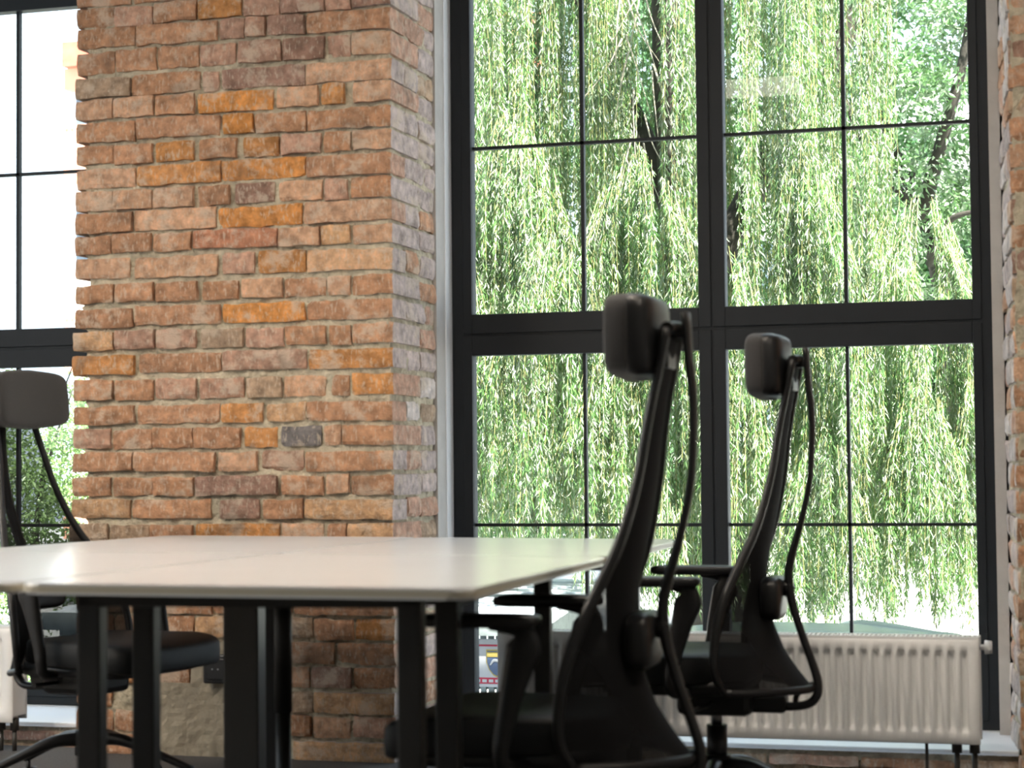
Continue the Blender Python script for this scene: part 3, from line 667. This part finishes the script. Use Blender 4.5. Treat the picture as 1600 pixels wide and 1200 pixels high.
ch.location = (-1.015, 3.822, 0); ch.rotation_euler = (0, 0, rad(182))
dup(ch, (-.963, 5.09, 0), rad(181), 'black mesh swivel chair farther back, in front of the ribbed radiator')
lc = dup(ch, (-2.79, 5.18, 0), rad(-11), 'black swivel chair facing right at the far left of the brick pillar')
piv = Matrix.Translation((-.10, 0, .35)); rec = piv @ Matrix.Rotation(rad(-6), 4, 'Y') @ piv.inverted()    # its back is tipped a little
for c in lc.children:
    if c.name.split('.')[0] in ('back_net', 'back_frame', 'rear_spine', 'lumbar_pad', 'headrest'):
        c.matrix_local = rec @ (Matrix.Translation((0, 0, -.03)) if c.name.startswith('headrest') else Matrix())
# ---------------------------------------------------------------- outdoors
GZ = -1.25
def outdoors_ground():
    b = bmesh.new(); box(b, (-60, 7.05, GZ-.2), (30, 80, GZ)); struct(obj('ground', b, M_PAVE))
outdoors_ground()

def leaves_mesh(name, P, D, Wd, L, W, mats, parent, twigs=None, fold=.25):
    """P leaf bases, D unit directions, Wd unit width directions, L lengths, W widths; each leaf a folded diamond"""
    n = len(P); mid = P+D*(L*.45)[:, None]; nr = np.cross(D, Wd)
    v = np.empty((n, 4, 3), np.float32)
    v[:, 0] = P; v[:, 1] = mid+Wd*(W*.5)[:, None]+nr*(W*fold)[:, None]; v[:, 2] = P+D*L[:, None]-nr*(L*.05)[:, None]; v[:, 3] = mid-Wd*(W*.5)[:, None]+nr*(W*fold)[:, None]
    V = v.reshape(-1, 3); i0 = np.arange(n)[:, None]*4
    tri = np.concatenate([i0+np.array([0, 1, 2]), i0+np.array([0, 2, 3])], 1).reshape(-1).astype(np.int32)
    mi = np.zeros(2*n, np.int32)
    if twigs is not None:
        tv, tt = twigs; tri = np.concatenate([tri, (tt+len(V)).reshape(-1).astype(np.int32)]); V = np.concatenate([V, tv]); mi = np.concatenate([mi, np.ones(len(tt), np.int32)])
    me = bpy.data.meshes.new(name); nf = len(tri)//3
    me.vertices.add(len(V)); me.vertices.foreach_set('co', V.astype(np.float32).reshape(-1))
    me.loops.add(len(tri)); me.loops.foreach_set('vertex_index', tri)
    me.polygons.add(nf); me.polygons.foreach_set('loop_start', np.arange(nf, dtype=np.int32)*3)
    me.polygons.foreach_set('material_index', mi); me.update(calc_edges=True)
    return obj(name, me, mats, parent)

def norm(a): return a/np.maximum(np.linalg.norm(a, axis=1), 1e-9)[:, None]

def willow():
    rg = np.random.default_rng(7)
    r = thing('willow_tree', 'large weeping willow with long hanging pale green strands filling the window view', 'tree', (-2.62, 14.0, GZ))
    Ps, Ds, Ws, Ls, Wi, TV, TT = [], [], [], [], [], [], []; tn = 0
    def strand(x, y, z0, L, ox, oy, dens=1.):
        nonlocal tn
        # ox, oy: sideways reach of the arching start
        n = max(6, int(L/.0135*dens)); t = np.sort(rg.random(n))
        sag = np.minimum(1, t*L/.35)
        ph = rg.random()*6.28; sw = rg.uniform(.01, .035)
        px = x+ox*(sag-1)+sw*np.sin(t*L*1.7+ph); py = y+oy*(sag-1)+sw*np.cos(t*L*1.3+ph); pz = z0-t*L+abs(ox)*.5*(1-(1-sag)**2)*0
        P = np.stack([px, py, pz], 1)+np.array([-r.location.x, -r.location.y, -r.location.z])
        az = rg.random(n)*6.283; el = np.radians(rg.uniform(8, 44, n))
        D = np.stack([np.cos(az)*np.sin(el), np.sin(az)*np.sin(el), -np.cos(el)], 1)
        W = norm(np.cross(D, norm(rg.normal(size=(n, 3)))))
        Ps.append(P); Ds.append(D); Ws.append(W); Ls.append(rg.uniform(.036, .072, n)); Wi.append(rg.uniform(.0075, .0115, n))
        m = max(4, int(L/.2)); tt = np.linspace(0, 1, m+1); sg = np.minimum(1, tt*L/.35)
        q = np.stack([x+ox*(sg-1)+sw*np.sin(tt*L*1.7+ph), y+oy*(sg-1)+sw*np.cos(tt*L*1.3+ph), z0-tt*L], 1)-np.array([r.location.x, r.location.y, r.location.z])
        a = rg.random()*3.14; o = np.array([np.cos(a), np.sin(a)*.3, 0])*.0018
        TV.append(np.concatenate([q-o, q+o])); k = np.arange(m)
        TT.append(np.concatenate([np.stack([k, k+1, k+m+2], 1), np.stack([k, k+m+2, k+m+1], 1)])+tn); tn += 2*(m+1)
    def drape(xc, hw, yc, dy, zt, arch, zb0, zb1, n, dens=1.):
        while n > 0:      # strands hang together in locks
            u0 = rg.uniform(-1, 1); v0 = rg.uniform(-1, 1); zl = rg.uniform(zb0, zb1); k = int(rg.integers(4, 11)); n -= k
            for _ in range(k):
                u = u0+rg.normal()*.022/hw; v = v0+rg.normal()*.03/dy
                z0 = zt-arch*u*u-.25*abs(v)*arch-rg.random()*.10; zb = zl+rg.normal()*.12
                if z0-zb < .3: continue
                strand(xc+u*hw, yc+v*dy, z0, z0-zb, u*hw*.35, -abs(v)*dy*.4-.05, dens)
    # back curtain hanging from the crown (thinner where the trunk shows through)
    for k in range(980):
        if k % 7 == 0: lx = rg.uniform(-5.0, -1.35); ly = rg.uniform(12.9, 14.6)
        x = lx+rg.normal()*.03; y = ly+rg.normal()*.04
        if -3.02 < x*12/ y*1.0*y/12 < -2.80 and rg.random() < .93: continue
        if x > -1.75 and rg.random() < .5: continue
        strand(x, y, 5.0+rg.random()*.3, 5.0-rg.uniform(.15, .9), 0, 0, .8)
    drape(-1.15, .60, 13.3, .5, 2.80, .75, .05, .7, 190)
    drape(-.62, .32, 13.6, .4, 1.75, .5, .0, .5, 70)
    drape(-4.05, .28, 12.3, .4, 4.6, .2, .5, 1.2, 90)
    # hanging locks nearer the window
    drape(-3.50, .30, 12.2, .25, 5.0, .1, 1.6, 2.4, 30)
    drape(-2.30, .30, 12.4, .3, 5.0, .1, 1.2, 2.4, 34)
    drape(-1.95, .22, 12.1, .2, 5.0, .1, 1.5, 2.6, 26)
    # bulging domes of foliage one below the other
    for (xc, hw, yc, zt, arch, zb0, zb1, n) in [(-3.42, .42, 11.6, 3.12, .55, 1.0, 2.0, 70), (-2.66, .40, 11.7, 2.88, .5, .7, 1.8, 66), (-3.75, .28, 11.4, 2.55, .4, .5, 1.4, 36),
            (-1.66, .34, 11.8, 2.86, .65, .7, 1.6, 56), (-2.12, .24, 11.5, 2.42, .5, .6, 1.4, 36), (-1.20, .30, 12.2, 2.35, .55, .35, 1.0, 44), (-3.05, .34, 11.3, 2.35, .4, .55, 1.2, 44),
            (-3.55, .34, 11.5, 1.75, .35, .42, .75, 40), (-2.75, .36, 11.4, 1.65, .4, .22, .6, 44), (-2.10, .28, 11.7, 1.55, .4, .1, .55, 34), (-1.52, .26, 11.4, 1.18, .42, .05, .4, 34),
            (-1.02, .26, 11.9, 1.45, .4, .15, .5, 32), (-2.45, .2, 11.2, .98, .3, -.02, .3, 22)]:
        drape(xc, hw, yc, .30, zt, arch, zb0, zb1, int(n*1.9))
    for a in [(-1.75, .45, 13.0, .5, 1.9, .2, .02, .22, 120), (-.95, .40, 13.2, .5, 1.8, .3, .12, .45, 80), (-2.6, .45, 13.0, .4, 1.9, .2, .05, .3, 110), (-3.55, .5, 13.0, .4, 2.4, .2, .38, .6, 120),
              (-1.55, .30, 11.9, .25, 1.3, .3, .0, .12, 60), (-1.15, .24, 12.4, .25, 1.2, .3, .0, .2, 50), (-.72, .16, 12.6, .2, 1.6, .3, .1, .3, 40)]: drape(*a)
    tw = (np.concatenate(TV), np.concatenate(TT))
    leaves_mesh('foliage', np.concatenate(Ps), np.concatenate(Ds), np.concatenate(Ws), np.concatenate(Ls), np.concatenate(Wi), [M_WILLOW, M_WILLOW2], r, tw)
    o = r.location; T = lambda *p: [(a-o.x, b-o.y, c-o.z) for a, b, c in p]
    b = bmesh.new(); tube(b, T((-2.62, 14.0, GZ), (-2.66, 14.0, .6), (-2.80, 14.0, 2.0), (-2.90, 14.0, 3.2), (-2.93, 14.0, 4.2), (-2.9, 14.0, 5.4)), [.28, .22, .17, .13, .12, .12], 14)
    tube(b, T((-2.80, 14.0, 2.0), (-2.3, 14.2, 3.0), (-1.6, 14.4, 4.2), (-1.1, 14.6, 5.3)), [.12, .09, .07], 10); tube(b, T((-2.85, 14.0, 2.6), (-3.3, 14.2, 3.6), (-3.9, 14.3, 4.9)), [.10, .08, .06], 10)
    obj('trunk', b, M_BARK, r)
    b = bmesh.new(); q = random.Random(3)
    for k in range(16):
        x = -2.95+q.uniform(-.12, .10); z = q.uniform(3.0, 4.3); dx = q.uniform(-.28, .28)
        tube(b, T((x, 13.1, z), (x+dx*.4, 13.0, z-q.uniform(.1, .3)), (x+dx, 12.95, z-q.uniform(.3, .7))), [.007, .005, .002], 5)
    lab(obj('dead_twigs', b, M_TWIG, r), 'pale bare twigs in front of the dark trunk')
willow()

def cluster_tree(name, label, base, clusters, per, lsz, m, branches, seed, group=None, spread=.28, droop=.3):
    rg = np.random.default_rng(seed); r = thing(name, label, 'tree', base, 0, group); o = np.array(base)
    Pc = np.array(clusters)-o; n = len(Pc)*per; c = np.repeat(Pc, per, 0)
    off = norm(rg.normal(size=(n, 3)))*(rg.random(n)**.5*spread)[:, None]*np.array([1, 1, .62]); P = c+off
    D = norm(off*1.2+rg.normal(size=(n, 3))*spread*.8+np.array([0, 0, -droop*spread])); W = norm(np.cross(D, rg.normal(size=(n, 3))*.6+np.array([0, 0, 0])+norm(np.cross(D, np.array([0, 0, 1.]))+1e-6)*0.2))
    leaves_mesh('foliage', P, D, W, rg.uniform(.7, 1.25, n)*lsz[0], rg.uniform(.7, 1.25, n)*lsz[1], [m], r)
    if branches:
        b = bmesh.new()
        for pts, rr in branches: tube(b, [tuple(np.array(p)-o) for p in pts], rr, 8)
        obj('branches', b, M_BARK, r)
    return r
def scatter(seed, n, lo, hi, keep=lambda p: True):
    q = random.Random(seed); out = []
    while len(out) < n:
        p = tuple(q.uniform(a, b) for a, b in zip(lo, hi))
        if keep(p): out.append(p)
    return out
# leafy tree at the upper right of the main window
holes = [(-1.5, 4.55, .2), (-.95, 2.5, .16), (-.6, 3.9, .14), (-1.95, 4.0, .22), (-1.72, 3.62, .20), (-1.28, 2.55, .22), (-1.62, 4.3, .15)]
kp = lambda p: all(math.hypot(p[0]-h[0], p[2]-h[1]) > h[2]+.06 for h in holes) and p[2] > 2.5-(p[0]+2)*.55
cluster_tree('ash_tree', 'broad-leaved green tree with dark branches right of the willow', (-1.0, 17.3, GZ), scatter(5, 165, (-2.15, 15.6, 1.7), (-.2, 17.6, 5.6), kp), 130, (.075, .030), M_ASH,
    [([(-1.0, 17.3, GZ), (-1.15, 17.2, 1.5), (-1.35, 17.0, 2.9), (-1.62, 16.6, 3.5), (-1.72, 16.3, 4.1), (-1.85, 16.2, 4.6)], [.16, .13, .10, .05, .03, .02]),
     ([(-1.40, 16.6, 2.95), (-1.22, 16.2, 3.4), (-1.0, 16.0, 4.1), (-.85, 16, 5)], [.07, .045, .03]), ([(-1.45, 16.4, 3.0), (-1.75, 16.1, 3.4), (-2.0, 16.0, 4.0), (-2.2, 15.9, 4.7)], [.04, .025, .015]),
     ([(-1.3, 16.1, 2.5), (-1.12, 15.7, 2.78), (-.85, 15.6, 2.85)], [.035, .025, .015]), ([(-1.9, 15.8, 3.3), (-1.78, 15.7, 2.9), (-1.7, 15.7, 2.5)], [.012, .01, .006])], 11)
# bush behind the left window
cluster_tree('leafy_shrub', 'bright small-leaved shrub outside the left window behind the chair', (-7.6, 13.2, GZ), scatter(6, 150, (-9.2, 12.3, -.9), (-6.55, 13.9, 1.65), lambda p: p[2] < 1.75-max(0, p[0]+7.6)**2*.55), 210, (.042, .024), M_BUSH,
    [([(-7.6, 13.2, GZ), (-7.5, 13.1, .2), (-7.3, 13.0, 1.2), (-7.0, 12.8, 1.7)], [.05, .03, .012, .004]), ([(-7.6, 13.2, .2), (-7.2, 12.8, 1.0), (-6.9, 12.6, 1.5)], [.02, .012, .004])], 12, None, .26)
# trees far behind the willow
for k, (x, y, h, w) in enumerate([(-5.9, 21, 6.2, 1.6), (-3.6, 25, 7.6, 1.7), (-1.1, 21.5, 3.6, 1.5)]):
    cluster_tree('background_tree', ['dark green tree behind the left half of the willow', 'dark green tree behind the middle of the willow', 'dark green tree behind the right half of the willow'][k], (x, y, GZ),
        scatter(20+k, 230, (x-w-.3, y-1, .15), (x+w, y+1, h)), 150, (.11, .05), M_FARLEAF, [([(x, y, GZ), (x, y, 1.5), (x, y, h-1)], [.2, .15, .05])], 30+k, 'trees far behind the willow', .5)

def building():
    r = thing('apartment_house', 'sunlit pale house with red tiled eaves behind the left window and the willow', 'building', (-13, 31.5, GZ)); o = r.location
    B = lambda a, b, bm: box(bm, Vector(a)-o, Vector(b)-o)
    obj('wall', B((-16.45, 30, GZ), (-9.35, 33, 7.6), bmesh.new()), M_RENDER, r)
    b = bmesh.new(); prism(b, [(-16.35-o.x, 29.5-o.y), (-9.2-o.x, 29.5-o.y), (-9.2-o.x, 33.3-o.y), (-16.35-o.x, 33.3-o.y)], 7.6-o.z, lambda x, y: (8.0 if y < 0 else 8.8)-o.z); obj('roof', b, M_TILE, r)
    b = bmesh.new(); B((-16.42, 29.7, 7.25), (-9.3, 30, 7.6), b); obj('cornice', b, M_PINK, r)
    for z in (6.0, 2.9, .2):
        bb = bmesh.new(); B((-16.16, 29.2, z-.35), (-15.0, 30, z), bb); bal = obj('balcony', bb, M_PINK, r)
        bb = bmesh.new()
        for k in range(12): B((-16.14+k*.1, 29.22, z), (-16.11+k*.1, 29.26, z+.5), bb)
        B((-16.16, 29.2, z+.5), (-15.0, 29.28, z+.56), bb); obj('railing', bb, M_PINK, bal)
    for row, z in enumerate((6.45, 4.3, 1.2)):
        for k in range(5):
            x = -16.32+k*1.5; f = bmesh.new(); B((x-.06, 29.93, z-.06), (x+.56, 30.0, z+1.06), f); w = obj('window', f, M_TRIM, r)
            p = bmesh.new(); B((x, 29.915, z), (x+.5, 29.94, z+1.0), p); obj('pane', p, M_WINFAR, w)
building()
def white_house():
    r = thing('white_house', 'pale rendered house glimpsed far behind the willow strands', 'building', (-2, 40, GZ)); o = r.location
    B = lambda a, b, bm: box(bm, Vector(a)-o, Vector(b)-o)
    obj('wall', B((-7.2, 34, GZ), (4, 42, 6.2), bmesh.new()), M_RENDER, r)
    b = bmesh.new(); prism(b, [(-7.6-o.x, 33.5-o.y), (4.4-o.x, 33.5-o.y), (4.4-o.x, 42.5-o.y), (-7.6-o.x, 42.5-o.y)], 6.2-o.z, lambda x, y: (6.5 if y < 0 else 8.5)-o.z); obj('roof', b, M_GREYROOF, r)
    for z in (.6, 3.4):
        for k in range(5):
            x = -6+k*2.0; f = bmesh.new(); B((x-.07, 33.93, z-.07), (x+.87, 34.0, z+1.37), f); w = obj('window', f, M_TRIM, r)
            p = bmesh.new(); B((x, 33.915, z), (x+.8, 33.94, z+1.3), p); obj('pane', p, M_WINFAR, w)
white_house()

def garden_wall():
    r = thing('garden_wall', 'low white wall with a post behind the willow tips at the right', 'wall', (0, 16, GZ))
    obj('wall_panel', box(bmesh.new(), (-2.6, 0, 0), (3, .2, 1.27), bev=.01), M_WHITEWALL, r)
    obj('coping', box(bmesh.new(), (-2.65, -.04, 1.27), (3.05, .24, 1.31), bev=.008), M_WHITEWALL, r)
    for x in (-1.14, 1.2, -2.6):
        b = bmesh.new(); box(b, (x-.06, -.03, 0), (x+.06, .23, 1.47), bev=.005); box(b, (x-.08, -.05, 1.47), (x+.08, .25, 1.51), bev=.005); obj('post', b, M_WHITEWALL, r)
garden_wall()

def shed():
    P1 = Vector((-2.94, 10.57)); P2 = Vector((-3.53, 14.38)); e = (P1-P2).normalized(); n = Vector((e.y, -e.x)) if False else Vector((-1, -.02))
    Wd_, zr = 3.0, .10; r = thing('slatted_shelter', 'low yard shelter with pale flat roof and vertical slats left of the chairs outside', 'shelter', (P1.x-1.8, 12.3, GZ)); o = r.location
    A = [P1, P2, P2+n*Wd_, P1+n*Wd_]
    b = bmesh.new(); prism(b, [(p.x-o.x, p.y-o.y) for p in A], zr-.05-o.z, zr-o.z)
    for k in range(13):    # overlapping felt strips
        t = k/13; a = P1+(P2-P1)*t; c = P1+(P2-P1)*(t+.085)
        q = [a, c, c+n*Wd_, a+n*Wd_]; prism(b, [(p.x-o.x, p.y-o.y) for p in q], zr-o.z, lambda x, y, k=k: zr+.006+.014*(k % 2)-o.z)
    obj('roof', b, M_SHEET, r)
    b = bmesh.new(); prism(b, [(P1.x-o.x, P1.y-.03-o.y), (P1.x-o.x, P1.y-o.y), (P1.x+n.x*Wd_-o.x, P1.y+n.y*Wd_-o.y), (P1.x+n.x*Wd_-o.x, P1.y+n.y*Wd_-.03-o.y)], zr-.09-o.z, zr+.01-o.z)
    for k in range(12): x = P1.x-.15-k*.3; box(b, (x-o.x, P1.y-.05-o.y, zr-.11-o.z), (x+.05-o.x, P1.y-o.y, zr-.03-o.z))
    obj('fascia', b, M_SLAT, r)
    def slats(a, c, nm):
        b = bmesh.new(); L = (c-a).length; d = (c-a)/L; k = 0; s = 0.
        while s < L:
            p = a+d*s; q = Vector((-d.y, d.x))*.02
            prism(b, [(p.x-o.x, p.y-o.y), (p.x+d.x*.03-o.x, p.y+d.y*.03-o.y), (p.x+d.x*.03+q.x-o.x, p.y+d.y*.03+q.y-o.y), (p.x+q.x-o.x, p.y+q.y-o.y)], 0.05, zr-.09-o.z); s += .045
        for zz in (.25, .95):
            p = a; prism(b, [(a.x-o.x+.0, a.y-o.y+.03), (c.x-o.x, c.y-o.y+.03), (c.x-o.x, c.y-o.y+.07), (a.x-o.x, a.y-o.y+.07)] if abs(d.x) > .5 else [(a.x-.03-o.x, a.y-o.y), (a.x-.07-o.x, a.y-o.y), (c.x-.07-o.x, c.y-o.y), (c.x-.03-o.x, c.y-o.y)], zz, zz+.08)
        obj('slat_wall', b, M_SLAT, r)
    s = .12; p1 = P1+Vector((-s, s)); p2 = P2+Vector((-s, -s)); slats(p1+n*(Wd_-.2), p1, 'front'); slats(p1, p2, 'side')
    for p in (p1, p2, p1+n*(Wd_-.2), p2+n*(Wd_-.2)): obj('post', box(bmesh.new(), (p.x-.05-o.x, p.y-.05+.05-o.y, 0), (p.x+.05-o.x, p.y+.1-o.y, zr-.05-o.z)), M_SLAT, r)
shed()
def sign():
    r = thing('notice_board', 'white notice board with a blue and yellow shield and red bands on the slatted shelter', 'sign', (-3.235, 10.60, -.275))
    B = lambda a, b, m, nm, p=r, bev=0: obj(nm, box(bmesh.new(), a, b, bev=bev), m, p)
    B((-.12, 0, 0), (.13, .012, .262), M_SIGNW, 'board', bev=.002)
    B((-.09, -.002, .222), (.10, .001, .232), M_SIGNR, 'header_line'); B((-.12, -.002, .018), (.13, .001, .052), M_SIGNR, 'red_band')
    b = bmesh.new()
    for k in range(6): box(b, (-.105+k*.037, -.004, .026), (-.08+k*.037, -.001, .042))
    obj('band_marks', b, M_SIGNW, r)
    def shield(s, y, m, nm, z0=None, z1=None):
        b = bmesh.new(); pts = [(-.06, .07), (.06, .07), (.06, .0), (.045, -.04), (.02, -.07), (0, -.08), (-.02, -.07), (-.045, -.04), (-.06, .0)]
        v = [b.verts.new((x*s+.015, y, z*s+.135)) for x, z in pts]; v2 = [b.verts.new((x*s+.015, y+.003, z*s+.135)) for x, z in pts]; b.faces.new(v[::-1]); b.faces.new(v2)
        for i in range(len(v)): j = (i+1) % len(v); b.faces.new((v[i], v[j], v2[j], v2[i]))
        return obj(nm, b, m, r)
    shield(1., -.003, M_SIGNY, 'shield_rim'); shield(.9, -.006, M_SIGNB, 'shield')
    B((-.038, -.009, .165), (.068, -.006, .192), M_SIGNY, 'shield_top')
    b = bmesh.new(); tube(b, [(-.02, -.009, .12), (.0, -.009, .145), (.03, -.009, .14), (.055, -.009, .12)], [.004, .009, .008, .003], 6, side=(0, 0, 1), rb=.002); obj('shield_emblem', b, M_SIGNW, r)
sign()

def car(name, label, loc, rotz, paint):
    """length along local x, front at +x"""
    r = thing(name, label, 'car', loc, rotz, None)
    def loft(secs, mi=None):
        b = bmesh.new(); prev = None
        for x, hw, zb, zt, rr in secs:
            ring = []
            for sy, sz in ((-1, 0), (-1, .5), (-1, 1), (-.6, 1.0), (0, 1.0), (.6, 1.0), (1, 1), (1, .5), (1, 0), (0, 0)):
                y = sy*hw*(1 if sz < 1 else rr); z = zb+(zt-zb)*sz+(.03*(1-abs(sy)) if sz == 1 else 0); ring.append(b.verts.new((x, y, z)))
            if prev:
                for i in range(len(ring)): j = (i+1) % len(ring); b.faces.new((prev[i], prev[j], ring[j], ring[i])).smooth = True
            else: b.faces.new(ring[::-1])
            prev = ring
        b.faces.new(prev); return b
    body = obj('body', loft([(-2.1, .70, .35, .75, .9), (-1.95, .82, .22, .95, .92), (-1.2, .86, .18, .98, .93), (0, .87, .17, .97, .93), (.9, .87, .17, .95, .93), (1.3, .86, .18, .90, .92), (1.9, .80, .2, .78, .9), (2.1, .65, .35, .62, .85)]), paint, r)
    obj('cabin_glass', loft([(-1.9, .74, .93, .96, .9), (-1.45, .76, .93, 1.36, .80), (-.2, .77, .93, 1.42, .80), (.35, .77, .93, 1.38, .80), (1.15, .76, .92, .95, .9)]), M_CARG, r)
    obj('roof', loft([(-1.45, .62, 1.36, 1.39, .95), (-1.0, .64, 1.40, 1.44, .95), (-.2, .64, 1.42, 1.46, .95), (.32, .62, 1.38, 1.42, .95)]), paint, r)
    b = bmesh.new()
    for s in (-1, 1):
        tube(b, [(-1.85, s*.72, .97), (-1.42, s*.62, 1.38), (-.2, s*.63, 1.44), (.35, s*.62, 1.40), (1.12, s*.72, .97)], .028, 8); tube(b, [(-.35, s*.76, .95), (-.35, s*.64, 1.42)], .03, 8)
    obj('pillars', b, paint, r)
    for s in (-1, 1): obj('wing_mirror', rounded_blob(bmesh.new(), .75, s*.95, 1.02, .06, .10, .06, .5, 14, 8), paint, r)
    for x in (-1.3, 1.35):
        for s in (-1, 1):
            b = bmesh.new(); tube(b, [(x, s*.72, .31), (x, s*.88, .31)], .31, 28, smooth=False); w = obj('wheel', b, M_RUBBER, r)
            b = bmesh.new(); tube(b, [(x, s*.87, .31), (x, s*.89, .31)], .19, 20, smooth=False); obj('rim', b, M_CHROME, w)
    return r
car('silver_car', 'silver parked car whose roof shows just above the radiator', (-1.25, 9.15, GZ), rad(-62), M_CARB).scale = (1, 1, .95)
car('white_car', 'white parked car low outside the left window', (-8.2, 10.4, GZ), rad(8), M_CARW)
